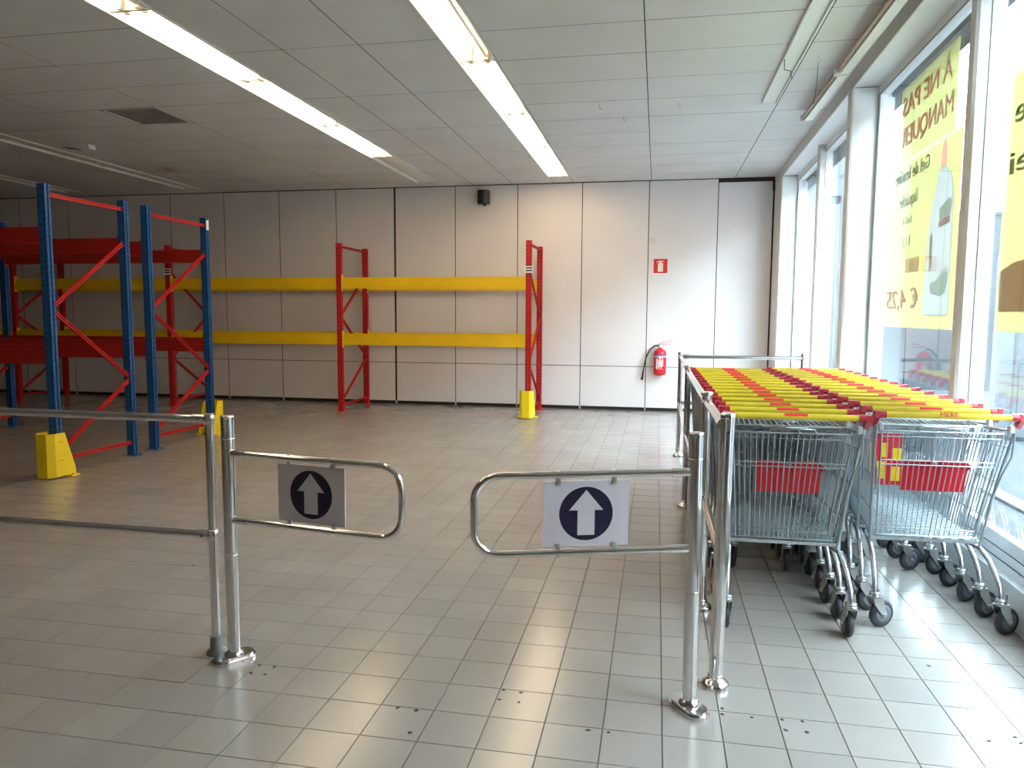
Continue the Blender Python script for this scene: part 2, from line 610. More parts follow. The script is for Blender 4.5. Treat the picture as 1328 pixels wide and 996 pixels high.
# unseen houses added across the street to close off the low sky
hs = thing('sky_block_houses', 'unseen row of plain brick houses added across the street to block low sky', 'building', (10.5, 0, 0))
for k in range(6):
    y0 = -18 + k * 5.6
    hgt = (6.2, 6.8, 6.4, 7.0, 6.3, 6.6)[k]
    part('house_front', MB().box((0, y0 + .02, -.02), (7, y0 + 5.58, hgt)), M['brick'], hs)
    part('house_roof', MB().prism([(-.3, hgt), (3.5, hgt + 2.2), (7.3, hgt)], y0, y0 + 5.6, lambda a, b, h: (a, h, b)), M['outgrey'], hs)
    for zz in (1.0, 3.8):
        for yy in (.9, 3.4):
            wn_ = part('house_window', MB().box((-.03, y0 + yy, zz), (.02, y0 + yy + 1.2, zz + 1.5)), M['outwhite'], hs)
            part('house_pane', MB().box((-.035, y0 + yy + .07, zz + .07), (-.03, y0 + yy + 1.13, zz + 1.43)), M['gasket'], wn_)

# posters on the outer face of the glass: they read from the street, mirrored from the room
def yz(o, y, z, v):
    o.matrix_world = Matrix(((.018, 0, 1, wx(y, v)), (1, 0, 0, y), (0, 1, 0, z), (0, 0, 0, 1)))
    return o


def ptext(par, body, size, y0, y1, z, m):
    me = text_mesh('lettering', body, size, .007, m)
    wd = max(p.co.x for p in me.vertices)
    o = link('lettering', me)
    yz(o, y0, z, .246)
    o.matrix_world = o.matrix_world @ Matrix.Diagonal(((y1 - y0) / wd, 1, 1, 1))
    o.parent = par
    return o


def pshape(par, name, poly, m, d=.0065):
    mb = MB().prism(poly, -d / 2, d / 2, lambda a, b, h: (wx(a, .246 + h), a, b))
    return part(name, mb, m, par)


BOTTLE = [(4.92, 1.42), (4.91, 1.46), (4.92, 2.15), (4.98, 2.27), (5.08, 2.34), (5.09, 2.44), (5.10, 2.50), (5.14, 2.50), (5.16, 2.44), (5.17, 2.34), (5.22, 2.26), (5.30, 2.10), (5.36, 1.85), (5.38, 1.46), (5.36, 1.42), (5.1, 1.42)]
p1 = tag(part('window_poster', wprism(MB(), .244, .248, 4.97, 6.09, 2.52, 3.06), M['poster']),
         'upper yellow poster with red capitals taped outside the shop window', 'poster')
ptext(p1, 'À NE PAS', .19, 5.06, 6.02, 2.86, M['pred'])
ptext(p1, 'MANQUER', .19, 5.0, 6.0, 2.64, M['pred'])
p2 = tag(part('window_poster', MB().prism([(5.1, 1.335), (6.26, 1.335), (6.26, 2.515), (4.83, 2.515), (4.83, 1.335), (5.1, 1.335), (5.1, 1.42)] + BOTTLE, -.002, .002, lambda a, b, h: (wx(a, .246 + h), a, b)), M['poster']),
         'large yellow poster of a white detergent bottle outside the window', 'poster')
ptext(p2, 'Gel de lessive', .13, 5.38, 6.12, 2.385, M['pblack'])
ptext(p2, 'liquide', .13, 5.59, 6.0, 2.20, M['pblack'])
ptext(p2, '5.65 l', .07, 5.70, 5.90, 2.07, M['pblack'])
ptext(p2, '113', .11, 5.70, 5.90, 1.91, M['pblack'])
ptext(p2, '€ 4,25', .19, 5.47, 6.2, 1.475, M['pred'])
pshape(p2, 'icon_square', [(5.50, 1.72), (5.80, 1.72), (5.80, 1.82), (5.50, 1.82)], M['porange'])
pshape(p2, 'icon_bottle', [(5.60, 1.735), (5.70, 1.735), (5.70, 1.78), (5.67, 1.80), (5.63, 1.80), (5.60, 1.78)], M['ppale'], .0075)
pshape(p2, 'bottle_picture', [(4.92, 1.42), (5.36, 1.42), (5.38, 1.46), (5.36, 1.85), (5.30, 2.10), (5.22, 2.26), (5.17, 2.34), (5.08, 2.34), (4.98, 2.27), (4.92, 2.15), (4.91, 1.46)], M['pwhite'])
pshape(p2, 'bottle_cap', [(5.08, 2.34), (5.17, 2.34), (5.16, 2.44), (5.14, 2.50), (5.10, 2.50), (5.09, 2.44)], M['pred'])
pshape(p2, 'bottle_print', [(4.96, 1.57), (5.05, 1.54), (5.22, 1.56), (5.26, 1.62), (5.12, 1.64), (4.98, 1.72), (4.94, 1.66)], M['pgreen'], .0075)
pshape(p2, 'bottle_print', [(4.95, 2.04), (5.14, 2.02), (5.15, 2.08), (5.0, 2.13), (4.95, 2.12)], M['pgreen'], .0075)
pshape(p2, 'bottle_print', [(4.96, 1.98), (5.15, 1.97), (5.15, 2.01), (4.96, 2.03)], M['ppink'], .0075)
pshape(p2, 'bottle_print', [(5.24, 1.72), (5.28, 1.70), (5.30, 1.92), (5.26, 1.95), (5.25, 1.85)], M['poster'], .0075)
p3 = tag(part('window_poster', wprism(MB(), .244, .248, 2.80, 4.23, 1.34, 2.60), M['poster']),
         'yellow poster with a brown picture outside the window beside the mullion', 'poster')
ptext(p3, 'Crème de', .17, 3.0, 4.12, 2.36, M['pblack'])
ptext(p3, 'soin lei', .16, 3.1, 4.15, 2.12, M['pblack'])
pshape(p3, 'picture_block', [(2.9, 1.44), (4.20, 1.44), (4.21, 1.64), (4.05, 1.68), (2.9, 1.70)], M['pbrown'])


# ------------------------------------------------------------------ strip lights
def strip(x0, x1, y0, y1, lit, label, group):
    xm = (x0 + x1) / 2
    t = thing('strip_light', label, 'light', (xm, (y0 + y1) / 2, ZC), 0, group)
    h, l = (x1 - x0) / 2 - .004, (y1 - y0) / 2 - .004
    hb = MB()
    hb.box((-h, -l, .085), (h, l, .095))
    for sx in (-1, 1):
        xa, xb = sorted((sx * h, sx * (h - .012)))
        hb.box((xa, -l, -.012), (xb, l, .085))
        a = [(sx * (h - .012), -l, .01), (sx * (h - .012), l, .01), (sx * (h - .07), l, .084), (sx * (h - .07), -l, .084)]
        hb.add(a, [(0, 1, 2, 3)])
    for sy in (-1, 1):
        ya, yb = sorted((sy * l, sy * (l - .01)))
        hb.box((-h, ya, .0), (h, yb, .085))
    part('reflector_housing', hb, M['reflector'] if lit else M['batten'], t)
    for k, dx in enumerate((-.055, .075)):
        on = lit and (k == 0 or lit == 2)
        if lit:
            part('fluorescent_tube', MB().lathe([(.013, -l + .05), (.013, l - .05)], 10, (dx, 0, .028), 'Y'), M['tube'] if on else M['batten'], t)
            for sy in (-1, 1):
                part('lamp_socket', MB().box((dx - .018, sy * (l - .035) - .012, -.002), (dx + .018, sy * (l - .035) + .012, .085)), M['socket'], t)
    if not lit:
        part('blank_cover', MB().prism([(-h + .02, .02), (-.04, .0), (.04, .0), (h - .02, .02), (h - .02, .03), (-h + .02, .03)], -l + .012, l - .012, lambda a, b, q: (a, q, b)), M['batten'], t)


B1 = [1.5, 2.98, 4.46, 5.93, 7.45, 9.0]
B2 = [1.4, 2.87, 4.33, 5.8, 7.33, 8.79, 10.65]
ORD = ['first', 'second', 'third', 'fourth', 'fifth', 'sixth']
for k, (a, b) in enumerate(zip(B1, B1[1:])):
    strip(-3.55, -3.22, a, b, 2 if a > 4.4 else 1, '%s lit strip light from back wall in row with dark end fitting' % ORD[len(B1) - 2 - k], 'lit strip lights of the row that ends in a dark fitting')
strip(-3.55, -3.22, 9.0, 10.8, 0, 'unlit end fitting of the lit strip light row by back wall', 'light')
for k, (a, b) in enumerate(zip(B2, B2[1:])):
    strip(-1.56, -1.25, a, b, 1 if a < 5.5 else 2, '%s lit strip light from back wall in row lit right to wall' % ORD[len(B2) - 2 - k], 'lit strip lights of the row lit right up to the back wall')
for x0, x1, e, lb in ((-7.38, -7.08, 10.78, 'unlit ceiling strip from back wall in the row above blue racks'), (-9.5, -9.2, 10.76, 'unlit ceiling strip from back wall in row above far red racks')):
    y = e - 1.8 * 5
    for k in range(5):
        strip(x0, x1, y + 1.8 * k, y + 1.8 * k + 1.8, 0, ORD[4 - k] + ' ' + lb, lb + ' row')

# unlit batten along the beam, and the empty trunking next to it
for (a, b), nth in zip(((6.27, 7.65), (4.83, 6.24), (3.4, 4.8)), ORD):
    y = (a + b) / 2
    t = thing('batten_light', nth + ' unlit batten from back wall hung along the window beam', 'light', (1.345, y, 3.25), 0, 'battens along the window beam')
    l = (b - a) / 2
    part('batten_body', MB().prism([(-.02, .0), (.05, .0), (.05, .035), (-.02, .035)], -l, l, lambda p, q, h: (p, h, q)), M['batten'], t)
    part('brown_strip', MB().box((-.052, -l + .03, .01), (-.03, l - .03, .03)), M['brown'], t)
    for sy in (-1, 1):
        e = part('end_holder', MB().box((-.058, sy * l - (.012 if sy > 0 else 0), -.006), (.06, sy * l + (0 if sy > 0 else .012), .05)), M['plastic'], t)
        part('contact_pin', MB().lathe([(.011, -.004), (.011, .004)], 10, (-.045, sy * (l + .001), .02), 'Y'), M['black'], e)
        part('hanger_rod', MB().tube([(0, sy * (l - .25), .03), (0, sy * (l - .25), ZC - 3.25)], .004, 6), M['zinc'], t)
t = thing('cable_trunking', 'empty white cable trunking on the ceiling beside the windows', 'trunking', (.95, 5.3, ZC - .003))
part('trunking_body', MB().prism([(-.065, 0), (-.065, -.028), (-.058, -.028), (-.058, -.008), (.058, -.008), (.058, -.028), (.065, -.028), (.065, 0)], -2.2, 1.97, lambda a, b, h: (a, h, b)), M['batten'], t)
part('loose_wire', MB().tube([(-.06, .75, -.02), (-.05, .8, -.09), (-.02, .7, -.13), (0, .78, -.17)], .003, 5), M['hose'], t)
t = thing('hanging_wire', 'thin wire hanging from a hook in ceiling near windows', 'wire', (1.14, 6.1, ZC))
part('hook', MB().tube([(0, 0, 0), (0, 0, -.02), (.015, 0, -.035), (0, 0, -.05), (-.012, 0, -.04)], .004, 6), M['zinc'], t)
part('wire_drop', MB().tube([(0, 0, -.05), (.004, .05, -.2), (-.005, .1, -.33)], .0022, 5), M['hose'], t)

# diffuser, detector, sprinkler disc
t = thing('air_diffuser', 'square dark pyramid air vent in ceiling above the racks', 'vent', (-5.022, 6.805, ZC))
a = .285
part('diffuser_throat', MB().box((-a, -a, .05), (a, a, .11)), M['vent'], t)
fr = MB()
for k in range(4):
    c, s_ = [(1, 0), (0, 1), (-1, 0), (0, -1)][k]
    fr.box(*[tuple(sorted_) for sorted_ in zip(*[sorted(p) for p in ((c * a - s_ * a, c * (a - .014) + s_ * a), (s_ * a - c * a, s_ * (a - .014) + c * a), (-.002, .05))])])
part('diffuser_rim', fr, M['ceil'], t)
b = .272
for k, (p, q) in enumerate((((-b, -b), (b, -b)), ((b, -b), (b, b)), ((b, b), (-b, b)), ((-b, b), (-b, -b)))):
    part('diffuser_vane', MB().add([(*p, .004), (*q, .004), (0, 0, .05), (*p, .007), (*q, .007), (0, 0, .053)], [(0, 1, 2), (5, 4, 3), (0, 3, 4, 1), (1, 4, 5, 2), (2, 5, 3, 0)]), M['ventface'], t)
t = thing('smoke_detector', 'small white box detector on ceiling beyond the air vent', 'detector', (-6.7, 7.81, ZC))
part('detector_body', MB().prism([(-.18, 0), (-.18, -.015), (.05, -.05), (.19, -.05), (.19, 0)], -.055, .055, lambda p, q, h: (p, h, q)), M['plastic'], t)
part('detector_grille', MB().prism([(-.17, -.018), (-.17, -.021), (.03, -.051), (.03, -.047)], -.05, .05, lambda p, q, h: (p, h, q)), M['vent'], t)
tag(part('ceiling_disc', MB().lathe([(.03, -.03), (.09, -.022), (.10, 0)], 16), M['brown'], loc=(-6.53, 9.29, ZC)), 'brownish round disc on ceiling near the dark strip lights', 'disc')
for x, y, wh in ((-.57, 7.15, 'nearest the fully lit strip row'), (-.37, 7.6, 'next to another hook by the joint'), (.15, 7.2, 'just window-side of a long ceiling joint'), (.93, 9.8, 'close to the back wall and windows')):
    tag(part('ceiling_hook', MB().tube([(0, 0, 0), (0, 0, -.03), (.012, 0, -.042), (.022, 0, -.03)], .004, 6), M['zinc'], loc=(x, y, ZC)),
        'tiny metal ceiling hook ' + wh, 'hook', 'hooks in the ceiling panels')


# ------------------------------------------------------------------ racks
def upright_mb(h, a=.038, b=.030):
    n = .012
    poly = [(-a, -b), (a, -b), (a, -.35 * b), (a - n, -.25 * b), (a - n, .25 * b), (a, .35 * b), (a, b), (-a, b), (-a, .35 * b), (-a + n, .25 * b), (-a + n, -.25 * b), (-a, -.35 * b)]
    return MB().prism(poly, .006, h, lambda p, q, z: (p, q, z))


def slots_mb(h, a=.038, b=.030):
    mb = MB()
    z = .12
    while z < h - .05:
        for x in (-.022, .022):
            mb.box((x - .006, -b - .0012, z), (x + .006, -b + .002, z + .026))
        mb.box((a - .001, .016, z + .02), (a + .0012, .024, z + .04))
        mb.box((a - .001, -.026, z + .02), (a + .0012, -.018, z + .04))
        z += .05
    return mb


def channel(mb, p, q, wd=.032, dp=.022):
    "open C section bar in the plane x = const"
    p, q = Vector(p), Vector(q)
    d = (q - p).normalized()
    n = d.cross(Vector((1, 0, 0))).normalized()
    mb.bar(p, q, .006, wd, n)
    for s_ in (-1, 1):
        off = n * (s_ * (wd / 2 - .004)) + Vector((dp / 2, 0, 0))
        mb.bar(p + off, q + off, dp, .008, n)
    return mb


MESH = {}


def shared(key, fn, m):
    if key not in MESH:
        MESH[key] = fn().mesh(key[0] if isinstance(key, tuple) else key, m)
    return MESH[key]


def frame(par, x, y0, y1, h, col, zs, flip, tagm=None):
    "an upright frame: two perforated posts with foot plates, bracing between them"
    for k, y in enumerate((y0, y1)):
        u = link('upright', shared(('upright', h, col), lambda: upright_mb(h), M[col]), par, (x, y, 0))
        sl = link('slot_row', shared(('slot_row', h, col), lambda: slots_mb(h), M['slot' if col == 'red' else 'slotblue']), u)
        sl['kind'] = 'stuff'
        link('foot_plate', shared(('foot_plate', col), lambda: MB().box((-.06, -.055, 0), (.075, .055, .006)).lathe([(.011, .006), (.011, .016)], 6, (.058, -.03, 0)).lathe([(.011, .006), (.011, .016)], 6, (.058, .03, 0)), M[col]), u)
    a, b = (y0 + .03, y1 - .03)
    zt, z1, z2, z3, z4, zb = zs
    A, B_ = (b, a) if not flip else (a, b)
    seg = [((a, zt), (b, zt)), ((A, z1), (B_, z2 + .02)), ((B_, z2 - .02), (A, z3 + .02)), ((A, z3 - .02), (B_, z4)), ((a, zb), (b, zb))]
    for (p, q) in seg:
        part('brace', channel(MB(), (x, p[0], p[1]), (x, q[0], q[1])), M[col] if col == 'red' else M['red'], par)


def beam(par, x0, x1, y, z0, z1, m, side):
    L = x1 - x0
    e = .04
    hh = z1 - z0
    d = .045
    poly = [(-d / 2, 0), (d / 2, 0), (d / 2, hh * .72), (d / 2 - .012, hh * .72), (d / 2 - .012, hh), (-d / 2, hh)]
    poly = [(-q if side < 0 else q, r) for q, r in poly]
    if side < 0:
        poly.reverse()
    bm_ = part('beam', MB().prism(poly, x0 + e, x1 - e, lambda p, q, h: (h, y + p, z0 + q)), m, par)
    for xe, sg in ((x0 + e, 1), (x1 - e, -1)):
        cm = MB()
        xa, xb = sorted((xe, xe + sg * .006))
        cm.box((xa, y - .028, z0 - .04), (xb, y + .028, z1 + .035))
        xa, xb = sorted((xe - sg * .075, xe + sg * .004))
        cm.box((xa + (.05 if sg > 0 else 0), y + side * .0265 - .002, z0 - .04), (xb - (.0 if sg > 0 else .05), y + side * .0265 + .002, z1 + .035))
        part('beam_connector', cm, m, bm_)


ZS = (2.36, 2.0, 1.37, .74, .17, .10)
rr = thing('pallet_rack', 'red rack with yellow beams standing along the panelled back wall', 'rack', (-4.46, 10.03, 0))
RX = [-9.9, -7.18, -4.46, -1.72]
RY0, RY1 = 10.06, 11.02
ox, oy = -4.46, 10.03
for k, x in enumerate(RX):
    frame(rr, x - ox, RY0 - oy, RY1 - oy, 2.41, 'red', ZS, k in (1, 3))
bays = list(zip([-12.6] + RX, RX))
for x0, x1 in bays:
    for z0, z1 in ((1.768, 1.925), (.965, 1.126)):
        beam(rr, x0 - ox, x1 - ox, RY0 - oy, z0, z1, M['yellow'], -1)
        beam(rr, x0 - ox, x1 - ox, RY1 - oy, z0, z1, M['yellow'], 1)
frame(rr, -12.6 - ox, RY0 - oy, RY1 - oy, 2.41, 'red', ZS, True)
for x, z in ((-1.72, 2.02), (-7.18, 2.02)):
    tg = part('rack_tag', MB().box((x - ox - .062, RY0 - oy - .037, z - .045), (x - ox + .062, RY0 - oy - .033, z + .045)), M['plastic'], rr)
    for dz in (.02, -.015):
        part('tag_print', MB().box((x - ox - .035, RY0 - oy - .0385, z + dz - .009), (x - ox + .05, RY0 - oy - .037, z + dz + .009)), M['slot'], tg)

ZB = (2.40, 2.075, 1.44, .77, .20, .135)


def blue_row(y0, y1, label, sticker):
    t = thing('pallet_rack', label, 'rack', (-5.09, y0, 0))
    xs = [0, -2.71, -5.42]
    for x in xs:
        frame(t, x, 0, y1 - y0, 2.485, 'blue', ZB, False)
    for x1, x0 in zip(xs, xs[1:]):
        for z0, z1 in ((1.985, 2.13), (.965, 1.13)):
            beam(t, x0, x1, 0, z0, z1, M['orange'], -1)
            beam(t, x0, x1, y1 - y0, z0, z1, M['orange'], 1)
    if sticker:
        part('paper_sticker', MB().box((.0375, y1 - y0 - .022, 2.35), (.0395, y1 - y0 + .022, 2.46)), M['plastic'], t)


blue_row(5.52, 6.47, 'blue rack with red beams whose end post has a yellow floor guard toward the gates', False)
blue_row(6.80, 7.80, 'blue rack with red beams back to back between other blue rack and back wall', True)


# yellow post guards
def guard(loc, rz, label):
    t = thing('post_guard', label, 'guard', loc, rz)
    hgt = .385
    a, th = .092, .007
    # outer U in plan: from the rear of one side round the front to the other; sides run further back at the floor
    def ring(z, off):
        k = z / hgt
        rear = .18 * (1 - k) + .055 * k
        A = a - off
        return [(-A, rear, z), (-A, -.055 + off * .4, z), (-A + .042, -.105 + off, z), (A - .042, -.105 + off, z), (A, -.055 + off * .4, z), (A, rear, z)]
    zs = (.012, .06, hgt)
    def rings(off):
        out = []
        for z in zs:
            r = ring(z, off)
            if z < .05:
                r[0] = (r[0][0], ring(.06, off)[0][1], z)
                r[-1] = (r[-1][0], ring(.06, off)[-1][1], z)
            out.append(r)
        return out
    O, I = rings(0), rings(th)
    names = ['side_plate', 'corner_facet', 'front_plate', 'corner_facet', 'side_plate']
    for i in range(5):
        mb = MB()
        vs, fs = [], []
        for r in range(3):
            vs += [O[r][i], O[r][i + 1], I[r][i + 1], I[r][i]]
        for r in range(2):
            b0, b1 = r * 4, r * 4 + 4
            for q in range(4):
                n = (q + 1) % 4
                fs.append((b0 + q, b0 + n, b1 + n, b1 + q))
        fs += [(3, 2, 1, 0), (8, 9, 10, 11)]
        mb.add(vs, fs)
        part(names[i], mb, M['guard'], t)
    for sx in (-1, 1):
        ft = part('bolt_foot', MB().box(tuple(sorted((sx * a, sx * (a + .05)))[:1]) + (.06, 0), tuple(sorted((sx * a, sx * (a + .05)))[1:]) + (.15, .012)), M['guard'], t)
        part('anchor_bolt', MB().lathe([(.012, .012), (.012, .024)], 6, (sx * (a + .027), .105, 0)), M['zinc'], ft)
        rv = MB()
        for z in (.15, .31):
            for q in (-1, 0, 1):
                rv.lathe([(.004, -.0012), (.004, .0012)], 6, (sx * a, .005 + q * .018, z), 'X')
        part('rivet_row', rv, M['hole'], t)


guard((-5.06, 5.43, 0), 0, 'yellow steel post guard on the blue rack end post')
guard((-5.09, 7.86, 0), PI, 'yellow steel post guard open toward blue rack, half hidden by chrome post')
guard((-1.72, 9.96, 0), 0, 'yellow steel post guard at foot of the red rack end post')


# ------------------------------------------------------------------ gates and rails
def arc(c, r, a0, a1, n, f):
    return [f(c[0] + r * math.cos(a0 + (a1 - a0) * i / n), c[1] + r * math.sin(a0 + (a1 - a0) * i / n)) for i in range(n + 1)]


def gate(loc, rz, zt, zb, flip, label, plate_rz):
    t = thing('swing_gate', label, 'gate', loc, rz)
    p = part('post', MB().tube([(0, 0, .02), (0, 0, 1.0)], .0255, 20), M['chrome'], t)
    part('post_cap', MB().lathe([(.0255, .996), (.0262, 1.0), (.0262, 1.006), (.02, 1.009)], 20), M['chrome'], p)
    for z in (.915, .44):
        part('post_ring', MB().lathe([(.0256, z - .003), (.0268, z - .002), (.0268, z + .002), (.0256, z + .003)], 20), M['chrome'], p)
    part('set_screw', MB().lathe([(.004, -.001), (.004, .002)], 8, (-.006, -.0258, .955), 'Y'), M['hole'], p)
    # base plate: a rounded slab and a collar
    def slab(r, l, z0, z1):
        poly = [(r * math.cos(q), l + r * math.sin(q)) for q in [PI * i / 8 for i in range(9)]] + [(r * math.cos(q), -l + r * math.sin(q)) for q in [PI + PI * i / 8 for i in range(9)]]
        return MB().prism(poly, z0, z1, lambda a, b, h: (a, b, h))
    bp_ = part('base_plate', slab(.046, .042, 0, .012), M['chrome'], t, rz=plate_rz)
    part('base_cover', slab(.040, .038, .012, .024), M['chrome'], bp_)
    part('base_collar', MB().lathe([(.038, .024), (.036, .032), (.028, .040), (.0262, .042)], 20), M['chrome'], bp_)
    R, xe, r = .085, .775, .0125
    pts = [(.02, 0, zt)] + arc((xe - R, zt - R), R, PI / 2, 0, 8, lambda a, b: (a, 0, b)) + arc((xe - R, zb + R), R, 0, -PI / 2, 8, lambda a, b: (a, 0, b)) + [(.02, 0, zb)]
    arm = part('arm', MB().tube(pts, r, 14), M['chrome'], t)
    for z in (zt, zb):
        part('arm_sleeve', MB().tube([(.02, 0, z), (.085, 0, z)], .0155, 14), M['chrome'], arm)
        part('sleeve_ring', MB().tube([(.078, 0, z), (.084, 0, z)], .0168, 14), M['chrome'], arm)
    # sign
    z0, z1 = zb + .022, zt - .022
    sg = part('sign_panel', MB().box((.238, -.003, z0), (.538, .003, z1)), M['sign'], t)
    c = ((.388), (z0 + z1) / 2)
    d = -1 if not flip else 1
    disc = [(c[0] + .094 * math.cos(2 * PI * i / 48), c[1] + .094 * math.sin(2 * PI * i / 48)) for i in range(48)]
    ar = [(-.030, -.075), (.030, -.075), (.030, .012), (.060, .012), (0, .083), (-.060, .012), (-.030, .012)]
    for side in (-1, 1):
        part('sign_disc', MB().prism(disc, .003, .0036, lambda a, b, h: (a, side * h, b)), M['navy'], sg)
        part('sign_arrow', MB().prism([(c[0] + a, c[1] + b) for a, b in ar], .0036, .0044, lambda a, b, h: (a, side * h, b)), M['sign'], sg)
    for x in (.29, .486):
        for z, q in ((zt, -1), (zb, 1)):
            cl = MB().tube([(x, -.005, z), (x, .005, z)], .0145, 10)
            cl.box((x - .008, -.007, min(z + q * .012, z + q * .034)), (x + .008, .007, max(z + q * .012, z + q * .034)))
            part('sign_clip', cl, M['zinc'], sg)


gate((.144, 2.64, 0), math.atan2(-.203, -.633), .868, .595, False, 'chrome swing gate with arrow sign hung on post near the carts', math.radians(18))
gate((-1.668, 2.667, 0), math.atan2(-.103, .661), .856, .586, True, 'chrome swing gate with arrow sign hung on post by left railing', math.radians(-28))


def flange(t, par_xy, m='chrome'):
    x, y = par_xy
    f = part('floor_flange', MB().lathe([(.052, 0), (.052, .016), (.047, .024), (.036, .030), (.030, .036), (.0265, .040)], 24, (x, y, 0)), M[m], t)
    part('flange_ring', MB().lathe([(.0262, .042), (.029, .044), (.029, .05), (.0262, .052)], 20, (x, y, 0)), M[m], f)


# left railing
t = thing('railing', 'two-bar chrome railing left of the gates with grey rubber foot', 'railing', (-1.772, 2.705, 0))
p = part('post', MB().tube([(0, 0, .03), (0, 0, 1.0)], .0175, 16), M['chrome'], t)
part('rubber_foot', MB().lathe([(.042, 0), (.04, .012), (.026, .022), (.024, .075), (.02, .078)], 18), M['rubber'], t)
for z in (.985, .503):
    rl = part('rail_bar', MB().tube([(-.035, 0, z), (-4.6, .05, z)], .0165, 14), M['chrome'], t)
    part('rail_socket', MB().tube([(-.012, 0, z), (-.075, 0, z)], [.021, .0195], 14), M['chrome'], rl)
    part('rail_clamp', MB().lathe([(.0175, z - .024), (.0212, z - .022), (.0212, z + .022), (.0175, z + .024)], 16), M['chrome'], rl)
    part('grub_screw', MB().lathe([(.0045, -.002), (.0045, .002)], 8, (-.04, -.0202, z), 'Y'), M['hole'], rl)

# corral rail beside the carts
t = thing('railing', 'chrome corral railing with several posts between carts and aisle', 'railing', (.25, 2.83, 0))
PY = [0, .77, 2.72, 4.75]
PXo = [.0, -.01, -.02, -.012]
EX, EY = 1.145, 4.77      # post at the window end of the end rail
for x, y in zip(PXo, PY):
    ln = 0 if y else .016
    p = part('post', MB().tube([(x, y, .03), (x + ln, y, 1.035 if y else 1.05)], .0225 if y else .0265, 18), M['chrome'], t)
    part('post_cap', MB().lathe([(.0225 if y else .0265, 1.034), (.0275, 1.038), (.0275, 1.052), (.022, 1.056)], 18, (x + ln, y, 0)), M['chrome'], p)
    flange(t, (x, y))
    part('screw_dot', MB().lathe([(.004, -.001), (.004, .0015)], 8, (x + ln, y - (.0232 if y else .0272), .985), 'Y'), M['hole'], p)
for k in range(3):
    for z in (1.01, .54):
        a, b = (PXo[k], PY[k], z), (PXo[k + 1], PY[k + 1], z)
        rl = part('rail_bar', MB().tube([a, b], .0185, 14), M['chrome'], t)
        for q, (c, sg) in enumerate(((a, 1), (b, -1))):
            part('rail_socket', MB().tube([(c[0], c[1] + sg * .018, z), (c[0], c[1] + sg * .06, z)], .0215, 14), M['chrome'], rl)
# end rail across the head of the corral
p = part('post', MB().tube([(EX, EY, .03), (EX, EY, 1.05)], .0225, 18), M['chrome'], t)
flange(t, (EX, EY))
for z in (1.005, .54):
    rl = part('rail_bar', MB().tube([(PXo[3], PY[3], z), (EX, EY, z)], .0185, 14), M['chrome'], t)
    for x, s_ in ((PXo[3] + .02, 1), (EX - .02, -1)):
        part('rail_socket', MB().tube([(x, PY[3] + (EY - PY[3]) * (x - PXo[3]) / (EX - PXo[3]), z), (x + s_ * .06, PY[3] + (EY - PY[3]) * (x + s_ * .06 - PXo[3]) / (EX - PXo[3]), z)], .025, 14), M['chrome'], rl)


# ------------------------------------------------------------------ shopping carts
def lerp(a, b, t_):
    return tuple(p + (q - p) * t_ for p, q in zip(a, b))


RT, RB = (.283, .035, .915), (.232, .19, .385)       # rear rim, rear bottom (right side, x mirrored)
FT, FB = (.212, .86, .86), (.175, .80, .43)          # front rim, front bottom
WR = .0027
CART = {}


